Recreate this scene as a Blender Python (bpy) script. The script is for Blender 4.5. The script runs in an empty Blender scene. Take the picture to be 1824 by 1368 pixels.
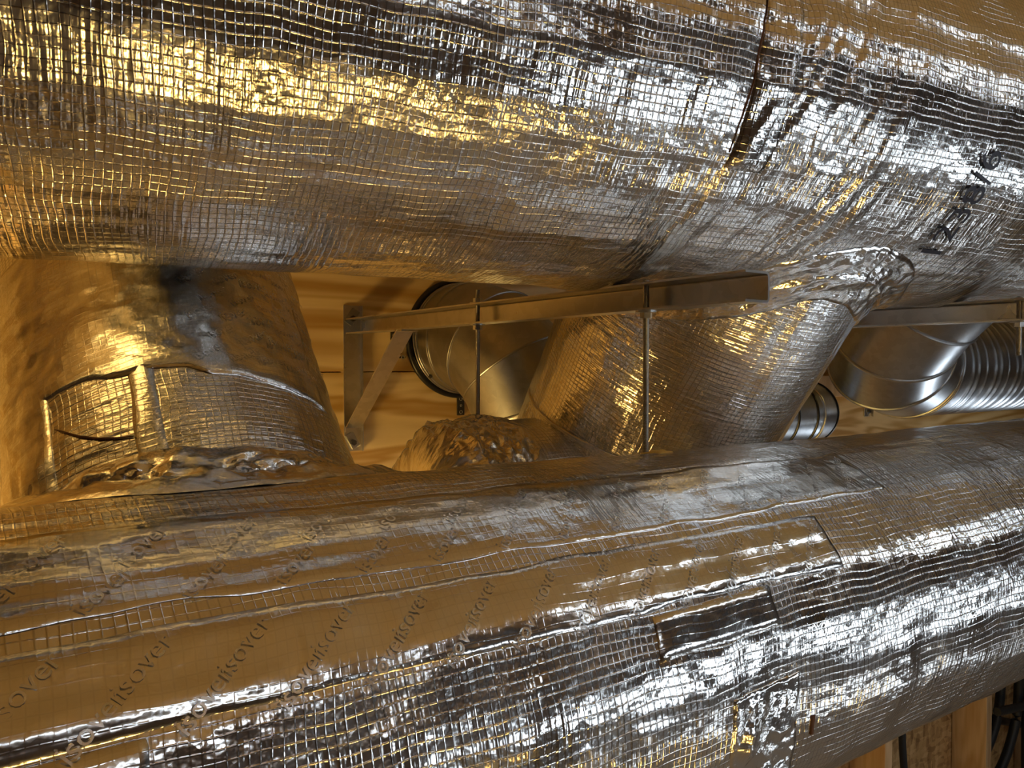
import bpy, bmesh, math
import numpy as np
from mathutils import Vector, Matrix

scene = bpy.context.scene
COL = scene.collection
H = 2.0                       # camera height above the floor; all z below are relative to it
PI = math.pi

# ------------------------------------------------------------------ camera
YAW = math.radians(34.3)
PITCH = math.radians(-1.5)
cam_data = bpy.data.cameras.new('camera')
cam_data.sensor_width = 36.0
cam_data.lens = 1391.0 / 1824.0 * 36.0
cam_data.clip_start = 0.02
cam = bpy.data.objects.new('camera', cam_data)
COL.objects.link(cam)
cam.location = (0, 0, H)
fwd = Vector((math.sin(YAW) * math.cos(PITCH), math.cos(YAW) * math.cos(PITCH), math.sin(PITCH)))
cam.rotation_euler = fwd.to_track_quat('-Z', 'Y').to_euler()
scene.camera = cam

# ------------------------------------------------------------------ world, exposure
world = bpy.data.worlds.new('world')
scene.world = world
world.use_nodes = True
world.node_tree.nodes['Background'].inputs[0].default_value = (0.5, 0.6, 0.8, 1)
world.node_tree.nodes['Background'].inputs[1].default_value = 0.05
vs = scene.view_settings
vs.view_transform = 'Standard'
vs.look = 'None'
vs.gamma = 1.0
vs.use_curve_mapping = False
vs.exposure = -0.38
scene.cycles.max_bounces = 7
scene.cycles.glossy_bounces = 6
scene.cycles.diffuse_bounces = 3
WARM = (1.0, 0.62, 0.17)
COOL = (0.80, 0.90, 1.0)
# lamps of the room and one added fill (built below as fixtures): strengths in one place
BATTEN_EMIT = 15.0
WORK_EMIT = 8.5
WARM_EMIT = 64.0
WARM2_EMIT = 80.0

# ------------------------------------------------------------------ helpers
def A(*a):
    return np.array(a, float)

def tag(o, label=None, cat=None, group=None, kind=None):
    if label: o['label'] = label
    if cat: o['category'] = cat
    if group: o['group'] = group
    if kind: o['kind'] = kind
    return o

def empty(name, loc, label=None, cat=None, group=None, kind=None):
    o = bpy.data.objects.new(name, None)
    COL.objects.link(o)
    o.location = (loc[0], loc[1], loc[2] + H)
    o.empty_display_size = 0.05
    return tag(o, label, cat, group, kind)

def wpos(o):
    p = Vector((0, 0, 0))
    while o is not None:
        p = p + o.location
        o = o.parent
    return p

def link_mesh(name, me, mat, parent=None):
    """mesh in room coordinates (z relative to the camera) -> object, kept in place under its parent"""
    o = bpy.data.objects.new(name, me)
    COL.objects.link(o)
    if mat is not None:
        me.materials.append(mat)
    if parent is not None:
        o.parent = parent
        p = wpos(parent)
        o.location = (-p.x, -p.y, H - p.z)
    else:
        o.location = (0, 0, H)
    return o

def grid_mesh(name, P, UV, mat, parent=None, wrap=False, smooth=True, flip=False):
    n, m = P.shape[:2]
    idx = np.arange(n * m).reshape(n, m)
    if wrap:
        a = idx[:-1, :]; b = idx[1:, :]
        c = np.roll(b, -1, 1); d = np.roll(a, -1, 1)
    else:
        a = idx[:-1, :-1]; b = idx[1:, :-1]; c = idx[1:, 1:]; d = idx[:-1, 1:]
    F = np.stack([a, b, c, d], -1).reshape(-1, 4)
    if flip:
        F = F[:, ::-1]
    me = bpy.data.meshes.new(name)
    nf = len(F)
    me.vertices.add(n * m)
    me.vertices.foreach_set('co', P.reshape(-1).astype(np.float32))
    me.loops.add(nf * 4)
    me.loops.foreach_set('vertex_index', F.reshape(-1).astype(np.int32))
    me.polygons.add(nf)
    me.polygons.foreach_set('loop_start', (np.arange(nf) * 4).astype(np.int32))
    me.polygons.foreach_set('loop_total', np.full(nf, 4, np.int32))
    me.polygons.foreach_set('use_smooth', np.full(nf, smooth))
    me.update()
    if UV is not None:
        uvl = me.uv_layers.new(name='UVMap')
        if wrap:
            # UV has m+1 columns so the seam closes
            i2 = np.arange(n * (m + 1)).reshape(n, m + 1)
            a = i2[:-1, :-1]; b = i2[1:, :-1]; c = i2[1:, 1:]; d = i2[:-1, 1:]
            F2 = np.stack([a, b, c, d], -1).reshape(-1, 4)
            if flip:
                F2 = F2[:, ::-1]
            uv = UV.reshape(-1, 2)[F2.reshape(-1)]
        else:
            uv = UV.reshape(-1, 2)[F.reshape(-1)]
        uvl.data.foreach_set('uv', uv.reshape(-1).astype(np.float32))
    me.validate()
    return link_mesh(name, me, mat, parent)

class MB:
    """collects boxes, bars and tubes; build() makes ONE mesh object"""
    def __init__(self):
        self.bm = bmesh.new()
    def box(self, c, s, rot=None, bevel=0.0):
        g = bmesh.ops.create_cube(self.bm, size=1.0)
        vs_ = g['verts']
        M = Matrix.Translation(Vector(c)) @ (rot.to_4x4() if rot is not None else Matrix.Identity(4)) @ Matrix.Diagonal((s[0], s[1], s[2], 1))
        bmesh.ops.transform(self.bm, matrix=M, verts=vs_)
        if bevel > 0:
            es = list({e for v in vs_ for e in v.link_edges})
            bmesh.ops.bevel(self.bm, geom=es, offset=bevel, segments=2, affect='EDGES', profile=0.5)
        return self
    def cyl(self, p0, p1, r0, r1=None, seg=24, caps=True):
        p0 = Vector(p0); p1 = Vector(p1)
        r1 = r0 if r1 is None else r1
        d = p1 - p0
        g = bmesh.ops.create_cone(self.bm, cap_ends=caps, segments=seg, radius1=r0, radius2=r1, depth=d.length)
        M = Matrix.Translation((p0 + p1) / 2) @ d.to_track_quat('Z', 'Y').to_matrix().to_4x4()
        bmesh.ops.transform(self.bm, matrix=M, verts=g['verts'])
        return self
    def tube(self, pts, r, seg=10):
        pts = [Vector(p) for p in pts]
        rings = []
        up = Vector((0, 0, 1))
        for i, p in enumerate(pts):
            d = (pts[min(i + 1, len(pts) - 1)] - pts[max(i - 1, 0)]).normalized()
            a = d.cross(up if abs(d.dot(up)) < 0.95 else Vector((1, 0, 0))).normalized()
            b = d.cross(a)
            rr = r[i] if isinstance(r, (list, tuple)) else r
            rings.append([self.bm.verts.new(p + rr * (math.cos(t) * a + math.sin(t) * b)) for t in [2 * PI * k / seg for k in range(seg)]])
        for i in range(len(rings) - 1):
            for k in range(seg):
                self.bm.faces.new((rings[i][k], rings[i][(k + 1) % seg], rings[i + 1][(k + 1) % seg], rings[i + 1][k]))
        self.bm.faces.new(rings[0][::-1]); self.bm.faces.new(rings[-1])
        return self
    def torus(self, c, axis, R, r, seg=64, seg2=10):
        c = Vector(c); ax = Vector(axis).normalized()
        a = ax.orthogonal().normalized(); b = ax.cross(a)
        rings = []
        for i in range(seg):
            t = 2 * PI * i / seg
            w = math.cos(t) * a + math.sin(t) * b
            rings.append([self.bm.verts.new(c + w * (R + r * math.cos(q)) + ax * r * math.sin(q)) for q in [2 * PI * k / seg2 for k in range(seg2)]])
        for i in range(seg):
            for k in range(seg2):
                self.bm.faces.new((rings[i][k], rings[(i + 1) % seg][k], rings[(i + 1) % seg][(k + 1) % seg2], rings[i][(k + 1) % seg2]))
        return self
    def build(self, name, mat, parent=None, smooth=False):
        bmesh.ops.recalc_face_normals(self.bm, faces=self.bm.faces)
        me = bpy.data.meshes.new(name)
        self.bm.to_mesh(me); self.bm.free()
        if smooth:
            me.polygons.foreach_set('use_smooth', np.ones(len(me.polygons), bool))
            if hasattr(me, 'set_sharp_from_angle'):
                me.set_sharp_from_angle(angle=math.radians(40))
        return link_mesh(name, me, mat, parent)

# ---- value noise, ridged noise and foil crumple (numpy)
def _hash(ix, iy, seed):
    h = (ix.astype(np.int64) * 374761393 + iy.astype(np.int64) * 668265263 + seed * 1442695041) & 0x7fffffff
    h = ((h ^ (h >> 13)) * 1274126177) & 0x7fffffff
    h = h ^ (h >> 16)
    return (h & 0xffff) / 65535.0

def noise(u, v, seed=0):
    iu = np.floor(u); iv = np.floor(v)
    fu = u - iu; fv = v - iv
    fu = fu * fu * fu * (fu * (fu * 6 - 15) + 10); fv = fv * fv * fv * (fv * (fv * 6 - 15) + 10)
    a = _hash(iu, iv, seed); b = _hash(iu + 1, iv, seed); c = _hash(iu, iv + 1, seed); d = _hash(iu + 1, iv + 1, seed)
    return (a * (1 - fu) + b * fu) * (1 - fv) + (c * (1 - fu) + d * fu) * fv - 0.5

def ridged(u, v, seed=0):
    return 1.0 - 2.0 * np.abs(noise(u, v, seed)) * 2.0

def crumple(u, v, seed, lam=0.03):
    """random sharp folds, about -0.5..0.5"""
    rng = np.random.RandomState(seed)
    wu = u + lam * 0.9 * noise(u / lam * 0.6, v / lam * 0.6, seed + 1)
    wv = v + lam * 0.9 * noise(u / lam * 0.6, v / lam * 0.6, seed + 2)
    out = np.zeros_like(u)
    tot = 0
    for k in range(7):
        a = rng.rand() * PI
        l = lam * (0.6 + 1.8 * rng.rand())
        ph = rng.rand()
        x = (wu * math.cos(a) + wv * math.sin(a)) / l + ph + 0.5 * noise(u / lam * 0.5, v / lam * 0.5, seed + 10 + k)
        tri = np.abs((x % 1.0) - 0.5) * 2 - 0.5
        w = 0.5 + 0.5 * noise(u / lam * 0.35, v / lam * 0.35, seed + 30 + k) * 2
        out += tri * w * l
        tot += l * 0.6
    return out / tot

def smooth01(x):
    x = np.clip(x, 0, 1)
    return x * x * (3 - 2 * x)

class Tube:
    def __init__(self, o, d, R, e1, disp=None):
        self.o = np.array(o, float); self.d = np.array(d, float) / np.linalg.norm(d)
        e1 = np.array(e1, float); e1 -= self.d * e1.dot(self.d); self.e1 = e1 / np.linalg.norm(e1)
        self.e2 = np.cross(self.d, self.e1)
        self.R = R; self.disp = disp
    def pt(self, s, th, off=0.0):
        r = self.R + off
        if self.disp is not None:
            r = r + self.disp(s, (np.asarray(th) + PI) % (2 * PI) - PI)     # noise seam at the back
        s_, th_ = np.asarray(s)[..., None], np.asarray(th)[..., None]
        r = np.asarray(r)[..., None] * np.ones_like(s_)
        return self.o + self.d * s_ + r * (np.cos(th_) * self.e1 + np.sin(th_) * self.e2)
    def jacket(self, name, svals, nth, mat, parent):
        th = np.linspace(-PI, PI, nth, endpoint=False)
        S, T = np.meshgrid(svals, th, indexing='ij')
        P = self.pt(S, T)
        th2 = np.linspace(-PI, PI, nth + 1)
        S2, T2 = np.meshgrid(svals, th2, indexing='ij')
        UV = np.stack([S2, T2 * self.R], -1)
        return grid_mesh(name, P, UV, mat, parent, wrap=True, flip=True)
    def patch(self, name, s0, s1, t0, t1, mat, parent, off=0.0015, step=0.004, wr=None, ragged=0.0, seed=3, skew=0.0):
        """strip of tape lying on the tube; edges turned down to the surface"""
        ns = max(4, int((s1 - s0) / step)); nt = max(4, int((t1 - t0) * self.R / step))
        a = np.linspace(0, 1, ns + 1); b = np.linspace(0, 1, nt + 1)
        a[1] = 0.0006 / (s1 - s0); a[-2] = 1 - a[1]; b[1] = 0.0006 / ((t1 - t0) * self.R); b[-2] = 1 - b[1]
        Aa, B = np.meshgrid(a, b, indexing='ij')
        S = s0 + (s1 - s0) * Aa + skew * (B - 0.5); T = t0 + (t1 - t0) * B
        if ragged:
            S = S + ragged * noise(T * self.R / 0.03, Aa * 2 + 5, seed) * (2 * np.abs(Aa - 0.5))
            T = T + ragged / self.R * noise(S / 0.05, B * 2, seed + 1) * (2 * np.abs(B - 0.5))
        O = np.full_like(S, off)
        if wr is not None:
            O = O + wr(S, T)
        edge = np.minimum(np.minimum(np.arange(ns + 1), ns - np.arange(ns + 1))[:, None], np.minimum(np.arange(nt + 1), nt - np.arange(nt + 1))[None, :])
        O = np.maximum(0.0007 + (O - 0.0007) * smooth01(edge * step / 0.014), 0.0007)
        O = np.where(edge == 0, -0.0003, O)
        P = self.pt(S, T, O)
        UV = np.stack([S, T * self.R], -1)
        return grid_mesh(name, P, UV, mat, parent, flip=True)

def spaced(lo, hi, d0, d1, fine, coarse):
    a = np.arange(lo, d0, coarse); b = np.arange(d0, d1, fine); c = np.arange(d1, hi + 1e-6, coarse)
    return np.concatenate([a, b, c])

def text_mesh(body, size):
    cu = bpy.data.curves.new('letters', 'FONT')
    cu.body = body; cu.size = size; cu.resolution_u = 3
    o = bpy.data.objects.new('letters', cu); COL.objects.link(o)
    bpy.context.view_layer.update()
    dg = bpy.context.evaluated_depsgraph_get()
    me = bpy.data.meshes.new_from_object(o.evaluated_get(dg))
    bpy.data.objects.remove(o); bpy.data.curves.remove(cu)
    bm = bmesh.new(); bm.from_mesh(me); bpy.data.meshes.remove(me)
    bmesh.ops.triangulate(bm, faces=bm.faces)
    for _ in range(4):
        es = [e for e in bm.edges if e.calc_length() > 0.006]
        if not es: break
        bmesh.ops.subdivide_edges(bm, edges=es, cuts=1)
        bmesh.ops.triangulate(bm, faces=bm.faces)
    bm.verts.index_update()
    v = np.array([p.co[:2] for p in bm.verts]); f = [[q.index for q in fa.verts] for fa in bm.faces]
    bm.free()
    v = v - (v.max(0) + v.min(0)) / 2
    return v, f

def print_on(tube, name, tv, tf, places, mat, parent, off):
    """flat lettering laid on a tube; places: (s, theta, angle)"""
    V = []; F = []
    for (s0, t0, ang) in places:
        c, s = math.cos(ang), math.sin(ang)
        x = tv[:, 0] * c - tv[:, 1] * s; y = tv[:, 0] * s + tv[:, 1] * c
        base = len(V) * len(tv)
        V.append(tube.pt(s0 + x, t0 + y / tube.R, off))
        F += [[i + base for i in f] for f in tf]
    V = np.concatenate(V)
    me = bpy.data.meshes.new(name); me.from_pydata(V.tolist(), [], F); me.update()
    o = link_mesh(name, me, mat, parent)
    if len(places) > 1:
        o['kind'] = 'stuff'
    return o

# ------------------------------------------------------------------ materials
def newmat(name):
    m = bpy.data.materials.new(name); m.use_nodes = True
    nt = m.node_tree
    b = nt.nodes['Principled BSDF']
    return m, nt, b

def N(nt, typ, **kw):
    n = nt.nodes.new(typ)
    for k, v in kw.items():
        setattr(n, k, v)
    return n

def mth(nt, op, a, b=None, c=None):
    n = nt.nodes.new('ShaderNodeMath'); n.operation = op
    for i, x in enumerate((a, b, c)):
        if x is None: continue
        if isinstance(x, (int, float)): n.inputs[i].default_value = x
        else: nt.links.new(x, n.inputs[i])
    return n.outputs[0]

def simple(name, col, rough=0.5, metal=0.0, spec=0.5):
    m, nt, b = newmat(name)
    b.inputs['Base Color'].default_value = (*col, 1)
    b.inputs['Roughness'].default_value = rough
    b.inputs['Metallic'].default_value = metal
    nz = N(nt, 'ShaderNodeTexNoise'); nz.inputs['Scale'].default_value = 40; nz.inputs['Detail'].default_value = 3
    tc = N(nt, 'ShaderNodeTexCoord'); nt.links.new(tc.outputs['Object'], nz.inputs['Vector'])
    r = N(nt, 'ShaderNodeMapRange'); r.inputs['To Min'].default_value = max(0.03, rough - 0.08); r.inputs['To Max'].default_value = min(1, rough + 0.08)
    nt.links.new(nz.outputs['Fac'], r.inputs['Value']); nt.links.new(r.outputs[0], b.inputs['Roughness'])
    return m

def foil(name, scrim=1.0, rough=0.17, crinkle=0.7, col=(0.83, 0.82, 0.80), cell=0.0066, fine=1.0):
    m, nt, b = newmat(name)
    b.inputs['Metallic'].default_value = 1.0
    uvn = N(nt, 'ShaderNodeUVMap')
    # warp so that the threads wander a little
    nz = N(nt, 'ShaderNodeTexNoise', noise_dimensions='2D'); nz.inputs['Scale'].default_value = 9.0; nz.inputs['Detail'].default_value = 2
    nt.links.new(uvn.outputs[0], nz.inputs['Vector'])
    sub = N(nt, 'ShaderNodeVectorMath', operation='SUBTRACT'); nt.links.new(nz.outputs['Color'], sub.inputs[0]); sub.inputs[1].default_value = (0.5, 0.5, 0.5)
    sc = N(nt, 'ShaderNodeVectorMath', operation='SCALE'); nt.links.new(sub.outputs[0], sc.inputs[0]); sc.inputs['Scale'].default_value = 0.012
    add = N(nt, 'ShaderNodeVectorMath', operation='ADD'); nt.links.new(uvn.outputs[0], add.inputs[0]); nt.links.new(sc.outputs[0], add.inputs[1])
    sep = N(nt, 'ShaderNodeSeparateXYZ'); nt.links.new(add.outputs[0], sep.inputs[0])
    ridges = []
    for ax, w in ((0, 0.13), (1, 0.11)):
        f = mth(nt, 'FRACT', mth(nt, 'DIVIDE', sep.outputs[ax], cell * (1.0 if ax == 0 else 1.15)))
        d = mth(nt, 'ABSOLUTE', mth(nt, 'SUBTRACT', f, 0.5))
        mr = N(nt, 'ShaderNodeMapRange', interpolation_type='SMOOTHSTEP')
        mr.inputs['From Min'].default_value = 0.0; mr.inputs['From Max'].default_value = w
        mr.inputs['To Min'].default_value = 1.0; mr.inputs['To Max'].default_value = 0.0
        nt.links.new(d, mr.inputs['Value'])
        ridges.append(mr.outputs[0])
    grid = mth(nt, 'MAXIMUM', ridges[0], ridges[1])
    # thread strength varies from place to place
    nz2 = N(nt, 'ShaderNodeTexNoise', noise_dimensions='2D'); nz2.inputs['Scale'].default_value = 14.0; nz2.inputs['Detail'].default_value = 2
    nt.links.new(uvn.outputs[0], nz2.inputs['Vector'])
    mod = N(nt, 'ShaderNodeMapRange'); mod.inputs['From Min'].default_value = 0.3; mod.inputs['From Max'].default_value = 0.7
    mod.inputs['To Min'].default_value = 0.35; mod.inputs['To Max'].default_value = 1.2
    nt.links.new(nz2.outputs['Fac'], mod.inputs['Value'])
    gridh = mth(nt, 'MULTIPLY', mth(nt, 'MULTIPLY', grid, mod.outputs[0]), 0.00027 * scrim)
    # film sagging between threads, fine crinkle
    n3 = N(nt, 'ShaderNodeTexNoise', noise_dimensions='2D'); n3.inputs['Scale'].default_value = 95.0; n3.inputs['Detail'].default_value = 2
    nt.links.new(uvn.outputs[0], n3.inputs['Vector'])
    h3 = mth(nt, 'MULTIPLY', n3.outputs['Fac'], 0.0009 * crinkle)
    n4 = N(nt, 'ShaderNodeTexVoronoi', feature='F1', voronoi_dimensions='2D'); n4.inputs['Scale'].default_value = 55.0
    nt.links.new(add.outputs[0], n4.inputs['Vector'])
    h4 = mth(nt, 'MULTIPLY', n4.outputs['Distance'], 0.0009 * crinkle * fine)
    # streaks along the wrapping direction
    mp = N(nt, 'ShaderNodeMapping'); mp.inputs['Scale'].default_value = (220, 14, 1)
    nt.links.new(uvn.outputs[0], mp.inputs['Vector'])
    n5 = N(nt, 'ShaderNodeTexNoise', noise_dimensions='2D'); n5.inputs['Scale'].default_value = 1.0; n5.inputs['Detail'].default_value = 1
    nt.links.new(mp.outputs[0], n5.inputs['Vector'])
    h5 = mth(nt, 'MULTIPLY', n5.outputs['Fac'], 0.0006 * scrim)
    hh = mth(nt, 'ADD', mth(nt, 'ADD', gridh, h3), mth(nt, 'ADD', h4, h5))
    bp = N(nt, 'ShaderNodeBump'); bp.inputs['Strength'].default_value = 1.0; bp.inputs['Distance'].default_value = 1.0
    nt.links.new(hh, bp.inputs['Height']); nt.links.new(bp.outputs[0], b.inputs['Normal'])
    # colour: thin foil, slightly greyer along threads
    mix = N(nt, 'ShaderNodeMix', data_type='RGBA')
    mix.inputs['A'].default_value = (*col, 1); mix.inputs['B'].default_value = (col[0] * 0.62, col[1] * 0.60, col[2] * 0.58, 1)
    nt.links.new(mth(nt, 'MULTIPLY', grid, 0.7 * min(1, scrim)), mix.inputs['Factor'])
    nt.links.new(mix.outputs['Result'], b.inputs['Base Color'])
    rr = N(nt, 'ShaderNodeMapRange'); rr.inputs['To Min'].default_value = rough - 0.06; rr.inputs['To Max'].default_value = rough + 0.08
    nt.links.new(nz2.outputs['Fac'], rr.inputs['Value']); nt.links.new(rr.outputs[0], b.inputs['Roughness'])
    return m

def galv(name, col=(0.52, 0.54, 0.56), rough=0.3):
    m, nt, b = newmat(name)
    b.inputs['Metallic'].default_value = 1.0
    tc = N(nt, 'ShaderNodeTexCoord')
    v = N(nt, 'ShaderNodeTexVoronoi'); v.inputs['Scale'].default_value = 70
    nt.links.new(tc.outputs['Object'], v.inputs['Vector'])
    n = N(nt, 'ShaderNodeTexNoise'); n.inputs['Scale'].default_value = 12; n.inputs['Detail'].default_value = 4
    nt.links.new(tc.outputs['Object'], n.inputs['Vector'])
    s = N(nt, 'ShaderNodeSeparateColor'); nt.links.new(v.outputs['Color'], s.inputs[0])
    f = mth(nt, 'ADD', mth(nt, 'MULTIPLY', s.outputs[0], 0.35), mth(nt, 'MULTIPLY', n.outputs['Fac'], 0.6))
    mix = N(nt, 'ShaderNodeMix', data_type='RGBA')
    mix.inputs['A'].default_value = (col[0] * 0.8, col[1] * 0.8, col[2] * 0.8, 1); mix.inputs['B'].default_value = (min(1, col[0] * 1.2), min(1, col[1] * 1.2), min(1, col[2] * 1.2), 1)
    nt.links.new(f, mix.inputs['Factor']); nt.links.new(mix.outputs['Result'], b.inputs['Base Color'])
    r = N(nt, 'ShaderNodeMapRange'); r.inputs['To Min'].default_value = rough - 0.06; r.inputs['To Max'].default_value = rough + 0.1
    nt.links.new(n.outputs['Fac'], r.inputs['Value']); nt.links.new(r.outputs[0], b.inputs['Roughness'])
    return m

def wood(name, c1, c2, scale=(1.2, 30, 9), band=0.5, rough=0.55, detail=5):
    """grain runs along x of the object coordinates"""
    m, nt, b = newmat(name)
    tc = N(nt, 'ShaderNodeTexCoord')
    mp = N(nt, 'ShaderNodeMapping'); mp.inputs['Scale'].default_value = scale
    nt.links.new(tc.outputs['Object'], mp.inputs['Vector'])
    n1 = N(nt, 'ShaderNodeTexNoise'); n1.inputs['Scale'].default_value = 1.0; n1.inputs['Detail'].default_value = 2; n1.inputs['Distortion'].default_value = 1.3
    nt.links.new(mp.outputs[0], n1.inputs['Vector'])
    mp2 = N(nt, 'ShaderNodeMapping'); mp2.inputs['Scale'].default_value = (scale[0] * 6, scale[1] * 8, scale[2] * 8)
    nt.links.new(tc.outputs['Object'], mp2.inputs['Vector'])
    n2 = N(nt, 'ShaderNodeTexNoise'); n2.inputs['Scale'].default_value = 1.0; n2.inputs['Detail'].default_value = detail
    nt.links.new(mp2.outputs[0], n2.inputs['Vector'])
    w = mth(nt, 'SINE', mth(nt, 'MULTIPLY', n1.outputs['Fac'], 28.0))
    f = mth(nt, 'ADD', mth(nt, 'MULTIPLY', mth(nt, 'ADD', mth(nt, 'MULTIPLY', w, 0.5), 0.5), band), mth(nt, 'MULTIPLY', n2.outputs['Fac'], 1.0 - band))
    cr = N(nt, 'ShaderNodeValToRGB')
    cr.color_ramp.elements[0].color = (*c1, 1); cr.color_ramp.elements[1].color = (*c2, 1)
    cr.color_ramp.elements[0].position = 0.15; cr.color_ramp.elements[1].position = 0.85
    nt.links.new(f, cr.inputs[0]); nt.links.new(cr.outputs[0], b.inputs['Base Color'])
    b.inputs['Roughness'].default_value = rough
    bp = N(nt, 'ShaderNodeBump'); bp.inputs['Strength'].default_value = 0.25; bp.inputs['Distance'].default_value = 0.002
    nt.links.new(n2.outputs['Fac'], bp.inputs['Height']); nt.links.new(bp.outputs[0], b.inputs['Normal'])
    return m

def osb(name):
    m, nt, b = newmat(name)
    tc = N(nt, 'ShaderNodeTexCoord')
    mp = N(nt, 'ShaderNodeMapping'); mp.inputs['Scale'].default_value = (22, 22, 60); mp.inputs['Rotation'].default_value = (0, 0.5, 0)
    nt.links.new(tc.outputs['Object'], mp.inputs['Vector'])
    v = N(nt, 'ShaderNodeTexVoronoi'); v.inputs['Scale'].default_value = 1.0; v.inputs['Randomness'].default_value = 1.0
    nt.links.new(mp.outputs[0], v.inputs['Vector'])
    mp2 = N(nt, 'ShaderNodeMapping'); mp2.inputs['Scale'].default_value = (50, 50, 17); mp2.inputs['Rotation'].default_value = (0, -0.4, 0)
    nt.links.new(tc.outputs['Object'], mp2.inputs['Vector'])
    v2 = N(nt, 'ShaderNodeTexVoronoi'); v2.inputs['Scale'].default_value = 1.0
    nt.links.new(mp2.outputs[0], v2.inputs['Vector'])
    s = N(nt, 'ShaderNodeSeparateColor'); nt.links.new(v.outputs['Color'], s.inputs[0])
    s2 = N(nt, 'ShaderNodeSeparateColor'); nt.links.new(v2.outputs['Color'], s2.inputs[0])
    f = mth(nt, 'MULTIPLY', mth(nt, 'ADD', s.outputs[0], s2.outputs[1]), 0.5)
    cr = N(nt, 'ShaderNodeValToRGB')
    cr.color_ramp.elements[0].color = (0.22, 0.11, 0.04, 1); cr.color_ramp.elements[1].color = (0.72, 0.50, 0.24, 1)
    e = cr.color_ramp.elements.new(0.5); e.color = (0.55, 0.34, 0.14, 1)
    nt.links.new(f, cr.inputs[0]); nt.links.new(cr.outputs[0], b.inputs['Base Color'])
    b.inputs['Roughness'].default_value = 0.6
    bp = N(nt, 'ShaderNodeBump'); bp.inputs['Strength'].default_value = 0.5; bp.inputs['Distance'].default_value = 0.003
    nt.links.new(f, bp.inputs['Height']); nt.links.new(bp.outputs[0], b.inputs['Normal'])
    return m

def emit(name, col, strength):
    m, nt, b = newmat(name)
    b.inputs['Base Color'].default_value = (0.8, 0.8, 0.8, 1)
    b.inputs['Emission Color'].default_value = (*col, 1)
    b.inputs['Emission Strength'].default_value = strength
    # slight unevenness of the diffuser
    nz = N(nt, 'ShaderNodeTexNoise'); nz.inputs['Scale'].default_value = 6
    r = N(nt, 'ShaderNodeMapRange'); r.inputs['To Min'].default_value = 0.9 * strength; r.inputs['To Max'].default_value = 1.1 * strength
    nt.links.new(nz.outputs['Fac'], r.inputs['Value']); nt.links.new(r.outputs[0], b.inputs['Emission Strength'])
    return m

M_FOIL = foil('scrim_foil')
M_TAPE = foil('foil_tape', scrim=0.28, rough=0.16, crinkle=0.5, col=(0.78, 0.77, 0.75))
M_CRUMP = foil('crumpled_foil', scrim=0.15, rough=0.16, crinkle=1.2, col=(0.85, 0.84, 0.82))
M_MARK = simple('tape_print', (0.78, 0.77, 0.75), 0.27, 1.0)
M_INK = simple('navy_ink', (0.012, 0.013, 0.035), 0.5)
M_GALV = galv('galvanised_steel', (0.60, 0.63, 0.66), 0.3)
M_GALV_D = galv('galvanised_steel_dull', (0.42, 0.42, 0.42), 0.34)
M_ZINC = galv('zinc_bracket', (0.62, 0.60, 0.57), 0.28)
M_ROD = simple('threaded_steel', (0.34, 0.33, 0.31), 0.36, 1.0)
M_NUT = simple('zinc_nut', (0.70, 0.71, 0.72), 0.3, 1.0)
M_RUBBER = simple('black_rubber', (0.010, 0.010, 0.011), 0.35)
M_DARKSTEEL = simple('dark_strap', (0.10, 0.095, 0.085), 0.45, 0.8)
M_BROWN = simple('brown_glass_wool', (0.09, 0.034, 0.012), 0.8)
M_WOOLY = simple('yellow_wool', (0.75, 0.52, 0.14), 0.9)
M_PLY = wood('plywood', (0.54, 0.32, 0.09), (0.88, 0.68, 0.35), scale=(1.1, 4, 8.0), band=0.68)
M_PINE = wood('pine_stud', (0.52, 0.32, 0.15), (0.74, 0.54, 0.31), scale=(9, 9, 0.9), band=0.4)
M_BOARD = wood('ceiling_board', (0.66, 0.40, 0.11), (0.84, 0.60, 0.24), scale=(0.9, 7, 7), band=0.5)
M_OSB = osb('osb')
M_FLOOR = simple('dusty_floor', (0.36, 0.31, 0.25), 0.7)
M_DARKWALL = wood('dark_boards', (0.15, 0.10, 0.062), (0.29, 0.20, 0.125), scale=(1, 1, 8))
M_CONDUIT = simple('black_conduit', (0.025, 0.027, 0.03), 0.42)
M_WHITE = simple('white_housing', (0.8, 0.8, 0.8), 0.4)
M_BLACK = simple('black_plastic', (0.03, 0.03, 0.03), 0.45)
M_BATTEN = emit('batten_diffuser', COOL, BATTEN_EMIT)
M_WORK = emit('worklight_diffuser', COOL, WORK_EMIT)
M_WORK2 = emit('worklight_diffuser_dim', COOL, WORK_EMIT * 0.4)
M_WARM = emit('warm_diffuser', WARM, WARM_EMIT)
M_WARM2 = emit('warm_diffuser_strong', WARM, WARM2_EMIT)

# ================================================================== THE SETTING
XL, XR, YB, YW = -3.4, 7.2, -4.6, 1.58
FL, CE = -H, 1.0

MB().box(((XL + XR) / 2, (YB + 1.75) / 2, FL - 0.05), (XR - XL + .2, 1.75 - YB + .2, 0.1)).build('floor', M_FLOOR)['kind'] = 'structure'

ceil = empty('ceiling', ((XL + XR) / 2, -0.7, CE), kind='structure')
nb = 26
bw = (1.75 - YB) / nb
for i in range(nb):
    MB().box(((XL + XR) / 2, YB + bw * (i + .5), CE + 0.012), (XR - XL + .2, bw - 0.004, 0.024)).build('ceiling_board', M_BOARD, ceil)
for i in range(17):
    MB().box((XL + 0.3 + i * 0.62, (YB + 1.75) / 2, CE + 0.1), (0.048, 1.75 - YB, 0.15)).build('joist', M_PINE, ceil)

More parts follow.
